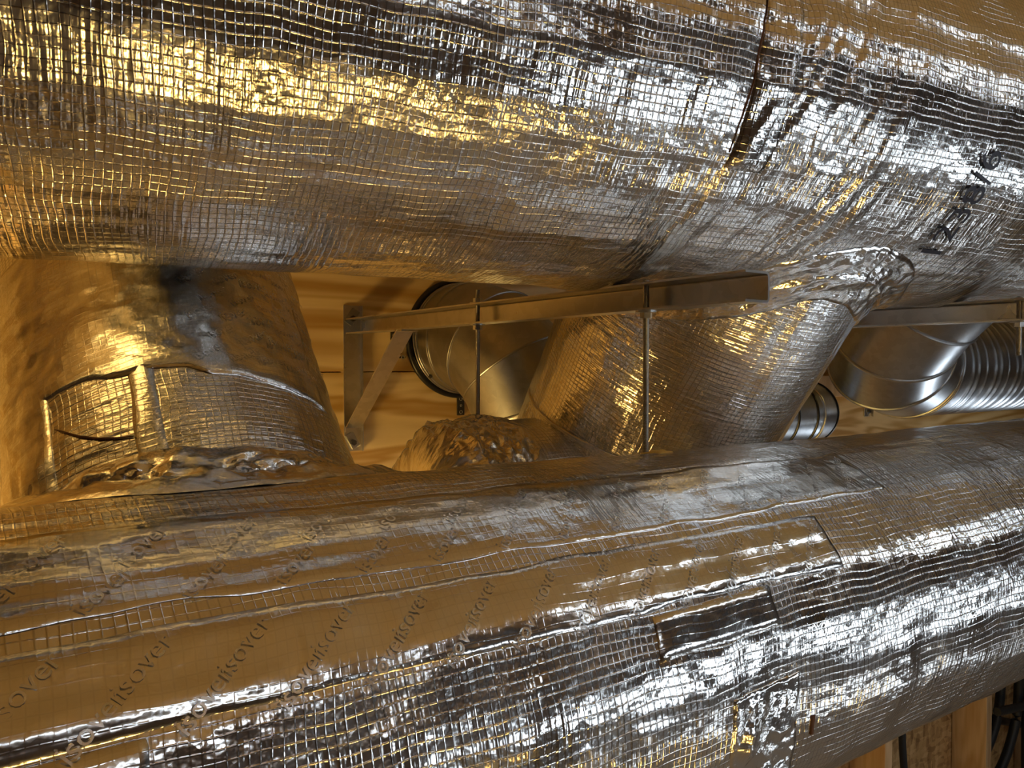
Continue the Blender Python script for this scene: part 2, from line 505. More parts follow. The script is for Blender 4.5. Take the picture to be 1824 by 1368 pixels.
# back wall: OSB sheathing, studs in front of it, plywood sheets on the studs
wb = empty('wall_back', (1.5, 1.74, FL), kind='structure')
for i in range(9):
    MB().box((XL + 1.2 * (i + .5), 1.737, (FL + CE) / 2), (1.196, 0.022, CE - FL)).build('osb_sheet', M_OSB, wb)
stud_x = [3.555, 2.776, 2.17, 1.29, 0.66, 0.06, -0.54, -1.14, -1.74, -2.34, -2.94, 4.16, 4.76, 5.36, 5.96, 6.56]
for x in stud_x:
    MB().box((x, 1.652, (FL + CE) / 2), (0.048, 0.143, CE - FL), bevel=0.002).build('stud', M_PINE, wb)
SEAM = -0.018
for k, (x0, x1) in enumerate([(XL, -0.16), (-0.16, 2.28), (2.28, 4.72), (4.72, XR)]):
    for z0, z1 in ((-0.62, SEAM - 0.0012), (SEAM + 0.0012, CE)):
        MB().box(((x0 + x1) / 2, YW + 0.0092, (z0 + z1) / 2), (x1 - x0 - 0.003, 0.018, z1 - z0), bevel=0.0006).build('plywood_sheet', M_PLY, wb)
# timber ledger behind the spiral duct
MB().box((3.6, YW - 0.0225, -0.075), (3.0, 0.045, 0.07), bevel=0.002).build('ledger', M_PINE, wb)

for nm, x in (('wall_left', XL - 0.05), ('wall_right', XR + 0.05)):
    MB().box((x, (YB + 1.75) / 2, (FL + CE) / 2), (0.1, 1.75 - YB, CE - FL)).build(nm, M_DARKWALL)['kind'] = 'structure'
MB().box(((XL + XR) / 2, YB - 0.05, (FL + CE) / 2), (XR - XL + 0.2, 0.1, CE - FL)).build('wall_front', M_DARKWALL)['kind'] = 'structure'

# ================================================================== FOIL-WRAPPED DUCTS
# ---- lower duct along the wall
LO_Y, LO_Z, LO_R = 0.650, -0.308, 0.205
def lo_disp(s, th):
    t = th * LO_R
    d = 0.006 * noise(s / 0.22, t / 0.16, 11)
    d = d + 0.0022 * noise(s / 0.30, t / 0.022, 12)            # long shallow pleats
    d = d + 0.0026 * noise(s / 0.045, t / 0.055, 13)
    d = d + 0.0016 * noise(s / 0.55, t / 0.011, 15)
    d = d - 0.006 * np.exp(-((s - 0.62) / 0.05) ** 2) * np.exp(-((th - 0.05) / 0.35) ** 2)
    # dented patch low on the front
    m = np.exp(-((s - 0.55) / 0.10) ** 2 - ((th + 0.12) / 0.30) ** 2)
    d = d + 0.010 * m * crumple(s, t, 21, 0.05)
    m2 = np.exp(-((s - 0.42) / 0.07) ** 2 - ((th - 0.28) / 0.25) ** 2)
    d = d + 0.008 * m2 * crumple(s, t, 22, 0.04)
    return d
lo_t = Tube((0, LO_Y, LO_Z), (1, 0, 0), LO_R, (0, -1, 0), lo_disp)    # theta 0 faces the camera, e2 = d x e1 = -z
SG = -1.0                                                            # theta sign: up is negative
lower = empty('insulated_duct', (1.5, LO_Y, LO_Z - LO_R), 'large foil-wrapped duct crossing the bottom of the picture under the threaded rods', 'duct')
lo_t.jacket('foil_jacket', spaced(XL + 0.02, XR - 0.02, -0.2, 2.3, 0.0045, 0.03), 360, M_FOIL, lower)

# ---- upper duct, resting on the bracket arms, drawing nearer to the right
UP_R = 0.250
up_d = A(math.cos(math.radians(-7.5)), math.sin(math.radians(-7.5)), 0.0)
def up_disp(s, th):
    t = th * UP_R
    d = 0.007 * noise(s / 0.25, t / 0.18, 41)
    d = d + 0.0024 * noise(s / 0.40, t / 0.024, 42)
    d = d + 0.0026 * noise(s / 0.05, t / 0.06, 43)
    d = d + 0.0014 * noise(s / 0.6, t / 0.011, 45)
    # girthwise pleats where the branch pulls at the jacket
    w = np.exp(-((s - 0.12 - 0.05 * np.sin(th)) / 0.22) ** 2) * smooth01((th + 0.5) / 0.9)
    x = s + 0.10 * (th - 0.4) + 0.01 * noise(s / 0.05, t / 0.07, 46)
    d = d + 0.0048 * w * (np.abs(noise(x / 0.020, t / 0.20, 47)) * 2 - 0.4)
    w2 = np.exp(-((s - 0.02) / 0.30) ** 2)
    d = d + 0.004 * w2 * (np.abs(noise((s + 0.05 * th) / 0.05, t / 0.3, 48)) * 2 - 0.4)
    return d
up_t = Tube((0.66, 0.748, 0.095 + UP_R), up_d, UP_R, (0, -1, 0), up_disp)   # theta>0 is downwards
upper = empty('insulated_duct', (0.66, 0.748, 0.092), 'large foil-wrapped duct across the top, resting on the steel bracket arms', 'duct')
up_t.jacket('foil_jacket', spaced(-4.0, 6.5, -1.0, 1.7, 0.0045, 0.03), 400, M_FOIL, upper)

# ---- 45-degree branch on the left, from the lower duct up to the wall
LB_d = A(0, 0.6727, 0.74)
lb_e2 = A(0, 0.74, -0.6727)
LB_R = 0.188
LB_X, LB_E = 0.200, 0.815
def lb_disp(s, th):
    t = th * LB_R
    d = 0.005 * noise(s / 0.12, t / 0.10, 61) + 0.002 * noise(s / 0.02, t / 0.2, 62) + 0.0016 * noise(s / 0.15, t / 0.016, 63)
    return d + 0.008 * crumple(s, t, 64, 0.06) * np.exp(-((s - 0.60) / 0.05) ** 2)
lb_t = Tube(lb_e2 * LB_E + A(LB_X, 0, 0), LB_d, LB_R, -lb_e2, lb_disp)
branch = empty('insulated_branch_duct', (LB_X, 0.75, -0.25), 'foil-wrapped branch duct on the left leaning back from the lower duct', 'duct')

# ---- steep branch in the middle, from the upper duct down to the rear duct
MD_d = A(0, 0.5547, -0.832)
md_e2 = A(0, 0.832, 0.5547)
MD_R = 0.212
MD_X, MD_E = 0.965, 0.775
def md_disp(s, th):
    t = th * MD_R
    d = 0.005 * noise(s / 0.16, t / 0.12, 71) + 0.0022 * noise(s / 0.30, t / 0.018, 72) + 0.0012 * noise(s / 0.03, t / 0.05, 73)
    return d
md_t = Tube(md_e2 * MD_E + A(MD_X, 0, 0), MD_d, MD_R, -md_e2, md_disp)
middle = empty('insulated_branch_duct', (MD_X, 1.0, -0.45), 'foil-wrapped duct slanting down from the upper duct behind the long threaded rod', 'duct')

def cyl_hit(tube_b, th, r, tube_m, Rm, pick):
    """distance along the branch where its wall (radius r) meets the main cylinder"""
    w = np.cos(th)[..., None] * tube_b.e1 + np.sin(th)[..., None] * tube_b.e2
    q = tube_b.o + np.asarray(r)[..., None] * w - tube_m.o
    qp = q - (q @ tube_m.d)[..., None] * tube_m.d
    dp = tube_b.d - tube_b.d.dot(tube_m.d) * tube_m.d
    a = dp.dot(dp); b = 2 * qp @ dp; c = (qp * qp).sum(-1) - Rm * Rm
    disc = np.sqrt(np.maximum(b * b - 4 * a * c, 0))
    return (-b + pick * disc) / (2 * a)

def branch_jacket(tb, tm, Rm, pick, s_end, parent, nth=300, step=0.0045):
    th = np.linspace(-PI, PI, nth, endpoint=False)
    s0 = cyl_hit(tb, th, np.full_like(th, tb.R), tm, Rm, pick) - pick * 0.03 * 0
    n = int(np.max(s_end) / step) + 2
    a = np.linspace(0, 1, n)
    S = s0[None, :] * (1 - a[:, None]) + np.broadcast_to(s_end, s0.shape)[None, :] * a[:, None]
    T = np.broadcast_to(th[None, :], S.shape)
    P = tb.pt(S, T)
    S2 = np.concatenate([S, S[:, :1]], 1)
    T2 = np.broadcast_to(np.linspace(-PI, PI, nth + 1)[None, :], S2.shape)
    return grid_mesh('foil_jacket', P, np.stack([S2, T2 * tb.R], -1), M_FOIL, parent, wrap=True, flip=True)

def saddle_collar(name, tb, tm, Rm, pick, flare, up, amp, lam, seed, mat, parent, t0=-PI, t1=PI, rag=0.3):
    """crumpled foil tape around a branch joint: part lies on the main duct, part on the branch"""
    nt_ = int((t1 - t0) * tb.R / 0.0035)
    th = np.linspace(t0, t1, nt_)
    nv = int((flare + up) / 0.0032)
    v = np.linspace(-flare, up, nv)
    Vv, T = np.meshgrid(v, th, indexing='ij')
    stretch = 1 + rag * noise(T * tb.R / 0.06, Vv * 0, seed + 5)
    Vv = Vv * stretch
    w = np.cos(T)[..., None] * tb.e1 + np.sin(T)[..., None] * tb.e2
    # ring where the branch wall meets the main duct, in the main duct's own coordinates
    s0 = cyl_hit(tb, T, np.full_like(T, tb.R), tm, Rm, pick)
    Q = tb.o + tb.d * s0[..., None] + tb.R * w - tm.o
    sm_ = Q @ tm.d
    am = np.arctan2(Q @ tm.e2, Q @ tm.e1)
    nm = np.cos(am)[..., None] * tm.e1 + np.sin(am)[..., None] * tm.e2
    tg = -np.sin(am)[..., None] * tm.e1 + np.cos(am)[..., None] * tm.e2
    ws = w @ tm.d; wt = (w * tg).sum(-1)
    ln = np.sqrt(ws ** 2 + wt ** 2) + 1e-6
    f = np.maximum(-Vv, 0)
    Pm = tm.pt(sm_ + f * ws / ln, am + f * wt / ln / Rm, 0.0015)
    sb = s0 + np.maximum(Vv, 0)
    Pb = tb.pt(sb, T, 0.0015)
    P = np.where((Vv > 0)[..., None], Pb, Pm)
    k = 0.016
    P = P + (0.5 * k * np.exp(-np.abs(Vv) / k))[..., None] * (nm + w) * 0.7
    c = crumple(T * tb.R, Vv, seed, lam) + 0.5 * crumple(T * tb.R, Vv, seed + 7, lam * 0.4) + 0.35
    edge = np.minimum((Vv + flare * stretch), (up * stretch - Vv))
    fade = 0.12 + 0.88 * smooth01(edge / 0.022)
    bl = smooth01((Vv + 0.02) / 0.04)[..., None]
    nrm = bl * w + (1 - bl) * nm
    P = P + (amp * np.maximum(c, -0.1) * fade + 0.0008)[..., None] * nrm
    P[0] -= nrm[0] * 0.003; P[-1] -= nrm[-1] * 0.003
    return grid_mesh(name, P, np.stack([Vv, T * tb.R], -1), mat, parent, flip=True)

_th = np.linspace(-PI, PI, 300, endpoint=False)
_w = np.cos(_th)[:, None] * lb_t.e1 + np.sin(_th)[:, None] * lb_t.e2
branch_jacket(lb_t, lo_t, LO_R, 1, (YW - 0.004 - lb_t.o[1] - LB_R * _w[:, 1]) / lb_t.d[1], branch)   # cut square at the wall
branch_jacket(md_t, up_t, UP_R, 1, 0.84, middle)
MB().cyl(md_t.o + md_t.d * 0.838, md_t.o + md_t.d * 0.845, MD_R, seg=64).build('end_cap', M_TAPE, middle, smooth=True)

saddle_collar('foil_collar', lb_t, lo_t, LO_R, 1, 0.085, 0.055, 0.030, 0.034, 81, M_CRUMP, branch)
saddle_collar('foil_collar', md_t, up_t, UP_R, 1, 0.048, 0.050, 0.008, 0.024, 91, M_CRUMP, middle)

# ---- rear duct stub at the foot of the middle branch
RS_Y, RS_Z, RS_R = 1.045, -0.250, 0.160
def rs_disp(s, th):
    t = th * RS_R
    return 0.004 * noise(s / 0.1, t / 0.08, 101) + 0.0018 * noise(s / 0.2, t / 0.015, 102)
rs_t = Tube((0, RS_Y, RS_Z), (1, 0, 0), RS_R, (0, -1, 0), rs_disp)
rs_t.jacket('rear_foil_jacket', np.arange(0.65, 1.05, 0.0045), 220, M_FOIL, middle)
# crumpled end sleeve, gathered down to the bare pipe
sv = np.linspace(0, 1, 60); tv_ = np.linspace(0, 2 * PI, 260, endpoint=False)
Sv, Tv = np.meshgrid(sv, tv_, indexing='ij')
prof = np.where(Sv < 0.45, 1.0, np.sqrt(np.maximum(0, 1 - ((Sv - 0.45) / 0.55) ** 2)) * 0.55 + 0.45)
rad = RS_R * prof + 0.004 + 0.024 * (crumple(Sv * 0.16, Tv * RS_R, 111, 0.035) + 0.6 * crumple(Sv * 0.16, Tv * RS_R, 112, 0.014) + 0.1) * np.minimum(1, Sv * 6)
xs = 0.690 - 0.155 * Sv
P = np.stack([xs, RS_Y - rad * np.cos(Tv), RS_Z + rad * np.sin(Tv)], -1)
t2 = np.broadcast_to(np.linspace(0, 2 * PI, 261)[None, :], (60, 261))
UVe = np.stack([np.broadcast_to(sv[:, None] * 0.16, (60, 261)), t2 * RS_R], -1)
grid_mesh('end_sleeve', P, UVe, M_CRUMP, middle, wrap=True, flip=True)
# taped sleeve that turns from the stub up into the slanting branch
def bent_sleeve(name, p0, p1, p2, r0, r1, mat, parent, seed):
    n, m = 110, 300
    t = np.linspace(0, 1, n)[:, None]
    p0, p1, p2 = A(*p0), A(*p1), A(*p2)
    C = (1 - t) ** 2 * p0 + 2 * t * (1 - t) * p1 + t ** 2 * p2
    D = 2 * (1 - t) * (p1 - p0) + 2 * t * (p2 - p1)
    D /= np.linalg.norm(D, axis=1)[:, None]
    e = A(0, -1, 0.01); E1 = []; E2 = []
    for d in D:
        e = e - d * e.dot(d); e = e / np.linalg.norm(e)
        E1.append(e); E2.append(np.cross(d, e))
    E1, E2 = np.array(E1), np.array(E2)
    th = np.linspace(0, 2 * PI, m + 1)
    T, Th = np.meshgrid(t[:, 0], th, indexing='ij')
    L = 0.45
    cr = crumple(T * L, Th * 0.19, seed, 0.05) + 0.5 * crumple(T * L, Th * 0.19, seed + 3, 0.02)
    R = r0 + (r1 - r0) * smooth01(T) + 0.007 * np.maximum(cr, -0.2) * smooth01(np.minimum(T, 1 - T) / 0.12) + 0.002
    P = C[:, None, :] + R[..., None] * (np.cos(Th)[..., None] * E1[:, None, :] + np.sin(Th)[..., None] * E2[:, None, :])
    P[0] = C[0] + (P[0] - C[0]) * 0.97; P[-1] = C[-1] + (P[-1] - C[-1]) * 0.97
    return grid_mesh(name, P, np.stack([T * L, Th * 0.19], -1), mat, parent, flip=True)
q2 = md_t.o + md_t.d * 0.63
bent_sleeve('joint_sleeve', (0.78, RS_Y, RS_Z), (0.962, 1.060, -0.250), tuple(q2), RS_R, MD_R, M_TAPE, middle, 117)

# bare pipe leaving the end sleeve to the left
bare = empty('bare_pipe', (0.48, RS_Y, RS_Z - 0.07), 'bare dull metal pipe leaving the crumpled foil sleeve behind the lower duct', 'pipe')
MB().cyl((0.425, RS_Y, RS_Z), (0.56, RS_Y, RS_Z), 0.08, seg=48).build('pipe_wall', M_GALV_D, bare, smooth=True)
for x in (0.432, 0.50):
    MB().torus((x, RS_Y, RS_Z), (1, 0, 0), 0.081, 0.003).build('bead', M_GALV_D, bare, smooth=True)

# ------------------------------------------------------------------ tape strips, seams, print
MARKV, MARKF = text_mesh('isover', 0.017)
def up_deg(d): return -math.radians(d)

# two long strips along the lower duct
wr_lo = lambda s, t: 0.0035 * np.maximum(0, noise(s / 0.16, t / 0.12, 121)) + 0.0010 * noise(s / 0.02, t / 0.08, 122) + 0.0007
tape1 = lo_t.patch('foil_tape', -0.9, 0.74, up_deg(46), up_deg(29), M_TAPE, lower, off=0.0010, step=0.0028, wr=wr_lo, ragged=0.006, seed=5)
tape2 = lo_t.patch('foil_tape', -0.9, 0.90, up_deg(72), up_deg(50), M_TAPE, lower, off=0.0010, step=0.0028, wr=lambda s, t: 0.0030 * np.maximum(0, noise(s / 0.11, t / 0.15, 123)) + 0.0009 * noise(s / 0.03, t / 0.06, 124), ragged=0.008, seed=7)
tape3 = lo_t.patch('foil_tape', -0.25, 0.075, up_deg(29), up_deg(-60), M_TAPE, lower, off=0.0011, wr=lambda s, t: 0.0022 * np.maximum(0, noise(s / 0.02, t / 0.3, 125)) + 0.0005 * noise(s / 0.02, t / 0.04, 126), ragged=0.004, seed=9)
tape4 = lo_t.patch('foil_tape', 0.54, 0.64, up_deg(4), up_deg(-32), M_CRUMP, lower, off=0.0012, step=0.0025, wr=lambda s, t: 0.022 * np.maximum(0, crumple(s, t * LO_R, 127, 0.032)), ragged=0.006, seed=11)
tape5 = lo_t.patch('foil_tape', 0.46, 0.62, up_deg(28.5), up_deg(18), M_TAPE, lower, off=0.0010, wr=lambda s, t: 0.0016 * np.maximum(0, crumple(s, t * LO_R, 128, 0.05)), ragged=0.006, seed=13)
for tp, s_rng, degs in ((tape1, np.arange(-0.3, 0.74, 0.058), (32.5, 40)), (tape2, np.arange(-0.3, 0.88, 0.060), (55, 65))):
    pl = []
    for j, dg in enumerate(degs):
        for s in s_rng:
            pl.append((s + 0.028 * (j % 2), up_deg(dg), -0.75))
    tvv = MARKV * A(1, -1)
    print_on(lo_t, 'printed_mark', tvv, [f[::-1] for f in MARKF], pl, M_MARK, tp, 0.0030)
print_on(lo_t, 'printed_mark', MARKV * A(1, -1), [f[::-1] for f in MARKF], [(0.575, up_deg(-4), 0.7), (0.60, up_deg(-15), 0.7), (0.57, up_deg(-24), 0.7)], M_MARK, tape4, 0.004)

# torn spot on the lower duct
lo_t.patch('torn_spot', 0.657, 0.665, up_deg(-9), up_deg(-16), M_BROWN, lower, off=0.0035, step=0.002, ragged=0.01, seed=15)

# seam of the upper jacket: a brown gap with a raised lip
up_t.patch('seam_gap', 0.016, 0.0182, -1.3, 0.55, M_BROWN, upper, off=0.0055, step=0.0012, ragged=0.004, seed=17, skew=-0.03)
up_t.patch('seam_lip', 0.019, 0.070, -1.3, 0.62, M_FOIL, upper, off=0.003, step=0.0035, wr=lambda s, t: 0.003 * noise(s / 0.02, t / 0.12, 131), ragged=0.004, seed=18, skew=-0.03)

# tape on the left branch
wr_lb = lambda s, t: 0.004 * np.maximum(0, noise(s / 0.05, t / 0.3, 141)) + 0.007 * np.maximum(0, crumple(s, t * LB_R, 142, 0.06)) + 0.0012 * noise(s / 0.012, t / 0.08, 145) + 0.0006
btape = lb_t.patch('foil_tape', 0.565, 0.80, -1.38, 0.75, M_TAPE, branch, off=0.0012, wr=wr_lb, ragged=0.012, seed=21, skew=-0.055)
saddle = lb_t.patch('foil_tape', 0.43, 0.60, -0.43, -0.29, M_TAPE, branch, off=0.0014, wr=lambda s, t: 0.0012 * noise(s / 0.03, t / 0.06, 143), ragged=0.004, seed=22)
lb_t.patch('foil_tape', 0.40, 0.62, -1.36, -0.86, M_TAPE, branch, off=0.0020, wr=lambda s, t: 0.007 * np.maximum(0, crumple(s, t * LB_R, 144, 0.045)), ragged=0.006, seed=23)
pl = []
for j in range(7):
    for i in range(5):
        pl.append((0.585 + 0.030 * j, 0.0 + 0.19 * i + (j % 2) * 0.09, -0.55 if i < 2 else -0.2))
print_on(lb_t, 'printed_mark', MARKV[:, ::-1] * 0.9, MARKF, pl, M_MARK, btape, 0.0045)
# slit in the jacket of the branch
sl = [lb_t.pt(np.array(a) + 0.010, np.array(b), 0.0016) for a, b in ((0.530, -0.84), (0.519, -0.78), (0.505, -0.70), (0.494, -0.61), (0.487, -0.52), (0.483, -0.44))]
MB().tube(sl, [0.0004, 0.0011, 0.0013, 0.0012, 0.0012, 0.0003], 6).build('slit', M_BROWN, branch, smooth=True)['label'] = 'brown slit in the foil'

# stamped number on the upper jacket
tv2, tf2 = text_mesh('1238/6', 0.056)
print_on(up_t, 'stamped_number', np.stack([-tv2[:, 1], -tv2[:, 0]], 1), [f[::-1] for f in tf2], [(0.400, math.radians(36), 0.0)], M_INK, upper, 0.0035)

# ================================================================== WALL BRACKETS
ARM0, ARM1 = 0.063, 0.0955
def bracket(x0, y_tip, label, brace=True):
    """cantilever bracket: wall plate, C-channel arm open to the left, diagonal strut, two bolted clips"""
    g = empty('wall_bracket', (x0 + 0.02, YW, -0.19), label, 'bracket', 'cantilever brackets under the upper duct')
    w = 0.040
    m = MB(); m.box((x0 + w / 2, YW - 0.0015, -0.032), (w, 0.003, 0.312), bevel=0.0006)
    m.box((x0 + w - 0.001, YW - 0.007, -0.032), (0.002, 0.012, 0.312))
    m.build('wall_plate', M_ZINC, g)
    # C-channel as one extruded profile with rounded web corners
    prof = []
    th = 0.0025
    zt, zb, xl, xr = ARM1, ARM0, x0 + 0.001, x0 + w - 0.001
    rc = 0.005
    outer = [(xl, zt)] + [(xr - rc + rc * math.cos(a), zt - rc + rc * math.sin(a)) for a in np.linspace(PI / 2, 0, 6)] + \
            [(xr - rc + rc * math.cos(a), zb + rc + rc * math.sin(a)) for a in np.linspace(0, -PI / 2, 6)] + [(xl, zb)]
    ri = rc - th
    inner = [(xl, zb + th)] + [(xr - rc + ri * math.cos(a), zb + rc + ri * math.sin(a)) for a in np.linspace(-PI / 2, 0, 6)] + \
            [(xr - rc + ri * math.cos(a), zt - rc + ri * math.sin(a)) for a in np.linspace(0, PI / 2, 6)] + [(xl, zt - th)]
    prof = outer + inner
    bm = bmesh.new()
    ya, yb = YW - 0.013, y_tip
    r0 = [bm.verts.new((x, ya, z)) for x, z in prof]; r1 = [bm.verts.new((x, yb, z)) for x, z in prof]
    n = len(prof)
    for i in range(n):
        bm.faces.new((r0[i], r0[(i + 1) % n], r1[(i + 1) % n], r1[i]))
    k = len(outer)
    for ring in (r0, r1):
        for i in range(k - 1):
            bm.faces.new((ring[i], ring[i + 1], ring[2 * k - 2 - i], ring[2 * k - 1 - i]))
    mm = MB(); mm.bm.free(); mm.bm = bm
    mm.build('arm', M_ZINC, g, smooth=True)
    if brace:
        a = Vector((x0 + w / 2, YW - 0.253, ARM0)); b = Vector((x0 + w / 2, YW - 0.006, -0.137))
        d = (b - a).normalized(); nrm = d.cross(Vector((1, 0, 0)))
        rot = Matrix((Vector((1, 0, 0)), d, nrm)).transposed()
        m = MB(); m.box((a + b) / 2, (w - 0.004, (b - a).length, 0.003), rot, bevel=0.0006)
        m.box((x0 + w / 2, YW - 0.005, -0.141), (w - 0.004, 0.004, 0.012))
        m.box((x0 + w / 2, YW - 0.262, ARM0 - 0.0016), (w - 0.006, 0.022, 0.003))
        m.build('strut', M_ZINC, g)
    for z, ang in ((0.100, 0.6), (-0.165, -0.5)):
        rot = Matrix.Rotation(ang, 3, 'Y')
        c = MB(); c.box((x0 + 0.018, YW - 0.0055, z), (0.020, 0.003, 0.036), rot, bevel=0.0012)
        cl = c.build('clip', M_GALV_D, g)
        MB().cyl((x0 + 0.018, YW - 0.003, z - 0.004), (x0 + 0.018, YW - 0.014, z - 0.004), 0.0065, seg=6).build('bolt_head', M_DARKSTEEL, cl)
    return g
bracket(0.642, 0.5225, 'steel wall bracket in front of the plywood with its arm end in view')
bracket(1.255, 0.36, 'steel wall bracket whose arm runs out of the right edge of the picture')
bracket(2.585, 0.70, 'steel wall bracket of which only a bit of wall plate shows under the elbow', brace=True)

def threaded_rod(x, y, z0, z1, nuts, label):
    g = empty('threaded_rod', (x, y, z0), label, 'rod', 'threaded hanger rods')
    pitch, r = 0.00135, 0.0040
    n = int((z1 - z0) / pitch * 4)
    zz = np.linspace(z0, z1, n); th = np.linspace(0, 2 * PI, 14, endpoint=False)
    Z, T = np.meshgrid(zz, th, indexing='ij')
    ph = (Z / pitch - T / (2 * PI)) % 1.0
    rr = r - 0.0007 * np.abs(ph - 0.5) * 2
    P = np.stack([x + rr * np.cos(T), y + rr * np.sin(T), Z], -1)
    P[0, :, :2] = P[0, :, :2] * 0.0 + A(x, y); P[-1, :, :2] = P[-1, :, :2] * 0.0 + A(x, y)
    grid_mesh('shank', P, None, M_ROD, g, wrap=True, flip=True)
    for z, kind in nuts:
        if kind == 'nut':
            MB().cyl((x, y, z - 0.0033), (x, y, z + 0.0033), 0.0075, seg=6).build('nut', M_NUT, g)
        else:
            MB().cyl((x, y, z - 0.0009), (x, y, z + 0.0009), 0.0125, seg=32).build('washer', M_NUT, g, smooth=True)
    return g
RX = 0.660
threaded_rod(RX, 1.065, -0.105, 0.118, [(ARM1 + 0.0010, 'washer'), (ARM1 + 0.0055, 'nut'), (ARM0 - 0.0010, 'washer'), (ARM0 - 0.0055, 'nut')], 'threaded rod through the bracket arm nearer the plywood wall')
threaded_rod(RX, 0.683, -0.135, 0.100, [(ARM0 - 0.0010, 'washer'), (ARM0 - 0.0055, 'nut')], 'long threaded rod running from the bracket arm into the lower duct')
threaded_rod(1.274, 0.534, 0.012, 0.100, [(ARM1 + 0.0010, 'washer'), (ARM0 - 0.0010, 'washer'), (ARM0 - 0.0055, 'nut')], 'short threaded rod hanging free at the right edge of the picture')
# scrap of yellow wool where the rod enters the jacket
sc = lo_t.patch('wool_tuft', RX - 0.008, RX + 0.016, up_deg(99), up_deg(90), M_WOOLY, lower, off=0.002, step=0.002, wr=lambda s, t: 0.006 * np.abs(noise(s / 0.005, t / 0.03, 151)), ragged=0.01, seed=25)

# ================================================================== BARE STEEL DUCTS BEHIND
def gored(root, pts, R, mat, beads=True, bead_mat=None, bead_r=0.0035, names='gore', seg=64, lap=0.0, gaskets=()):
    pts = [np.array(p, float) for p in pts]
    dirs = [(pts[i + 1] - pts[i]) / np.linalg.norm(pts[i + 1] - pts[i]) for i in range(len(pts) - 1)]
    nrm = [dirs[0]] + [(dirs[i] + dirs[i + 1]) / np.linalg.norm(dirs[i] + dirs[i + 1]) for i in range(len(dirs) - 1)] + [dirs[-1]]
    th = np.linspace(0, 2 * PI, seg, endpoint=False)
    e1 = np.array(Vector(dirs[0]).orthogonal().normalized())
    rings = []
    for i, d in enumerate(dirs):
        e1 = e1 - d * e1.dot(d); e1 /= np.linalg.norm(e1)
        e2 = np.cross(d, e1)
        Rr = R + (lap if i % 2 else 0.0)
        C = Rr * (np.cos(th)[:, None] * e1 + np.sin(th)[:, None] * e2)
        def onplane(j):
            q = pts[j] + C - pts[j]
            t = -(C @ nrm[j]) / d.dot(nrm[j])
            return pts[j] + C + t[:, None] * d
        a, b = onplane(i), onplane(i + 1)
        k = np.linspace(0, 1, 7)[:, None, None]
        P = a[None] * (1 - k) + b[None] * k
        go = grid_mesh(names, P, None, mat, root, wrap=True, flip=False)
        rings.append(a)
        if i > 0 and beads:
            c = a.mean(0)
            bm_ = MB()
            lp = [Vector(v) for v in a]
            n2 = Vector(nrm[i])
            vr = []
            for v in lp:
                o = (v - Vector(c)).normalized()
                vr.append([bm_.bm.verts.new(v + bead_r * (math.cos(q) * o + math.sin(q) * n2)) for q in [2 * PI * u / 8 for u in range(8)]])
            for u in range(seg):
                for q in range(8):
                    bm_.bm.faces.new((vr[u][q], vr[(u + 1) % seg][q], vr[(u + 1) % seg][(q + 1) % 8], vr[u][(q + 1) % 8]))
            gk = i in gaskets
            bm_.build('gasket' if gk else 'seam_bead', M_RUBBER if gk else (bead_mat or mat), root, smooth=True)

def arc(p, u, w, rb, n, a0=0.0, a1=PI / 2):
    p, u, w = np.array(p, float), np.array(u, float), np.array(w, float)
    w = w / np.linalg.norm(w)
    return [p + rb * (math.sin(a) * u + (1 - math.cos(a)) * w) for a in np.linspace(a0, a1, n)]

# elbow from the plywood wall, turning down behind the slanting duct
el = empty('duct_elbow', (0.93, YW, 0.055), 'bare steel duct elbow leaving the plywood wall through a black rubber ring', 'duct')
CX, CZ = 0.925, 0.058
pts = [(CX, YW - 0.002, CZ), (CX, 1.505, CZ)] + arc((CX, 1.505, CZ), (0, -1, 0), (0.30, 0, -0.95), 0.15, 4)[1:]
last = np.array(pts[-1]); pts.append(last + A(0.06, 0, -0.19))
gored(el, pts, 0.125, M_GALV_D, bead_r=0.0025)
MB().torus((CX, YW - 0.006, CZ), (0, 1, 0), 0.131, 0.0075, 96).build('rubber_ring', M_RUBBER, el, smooth=True)
for yy in (0.020, 0.032):
    MB().torus((CX, YW - yy, CZ), (0, 1, 0), 0.1255, 0.0028, 96).build('bead', M_GALV_D, el, smooth=True)
def strap(cx, cz, wx, wz):
    t = MB().box((cx, YW - 0.003, cz), (wx, 0.003, wz), bevel=0.0008).build('strap_tab', M_DARKSTEEL, el)
    n = 3
    for i in range(n):
        f = (i + 0.5) / n - 0.5
        x, z = (cx + f * wx, cz) if wx > wz else (cx, cz + f * wz)
        MB().torus((x, YW - 0.0048, z), (0, 1, 0), 0.0036 if i != 1 else 0.0022, 0.0011, 16, 6).build('strap_hole', M_ZINC, t)
strap(CX - 0.150, CZ + 0.004, 0.048, 0.020)
strap(CX + 0.005, CZ - 0.156, 0.020, 0.046)
strap(CX - 0.158, CZ - 0.044, 0.040, 0.004)
for a in (2.75, 3.9):
    q = A(CX + 0.1255 * math.cos(a), 1.545, CZ + 0.1255 * math.sin(a))
    MB().cyl(q, q + A(math.cos(a), 0, math.sin(a)) * 0.004, 0.004, seg=8).build('screw', M_DARKSTEEL, el)

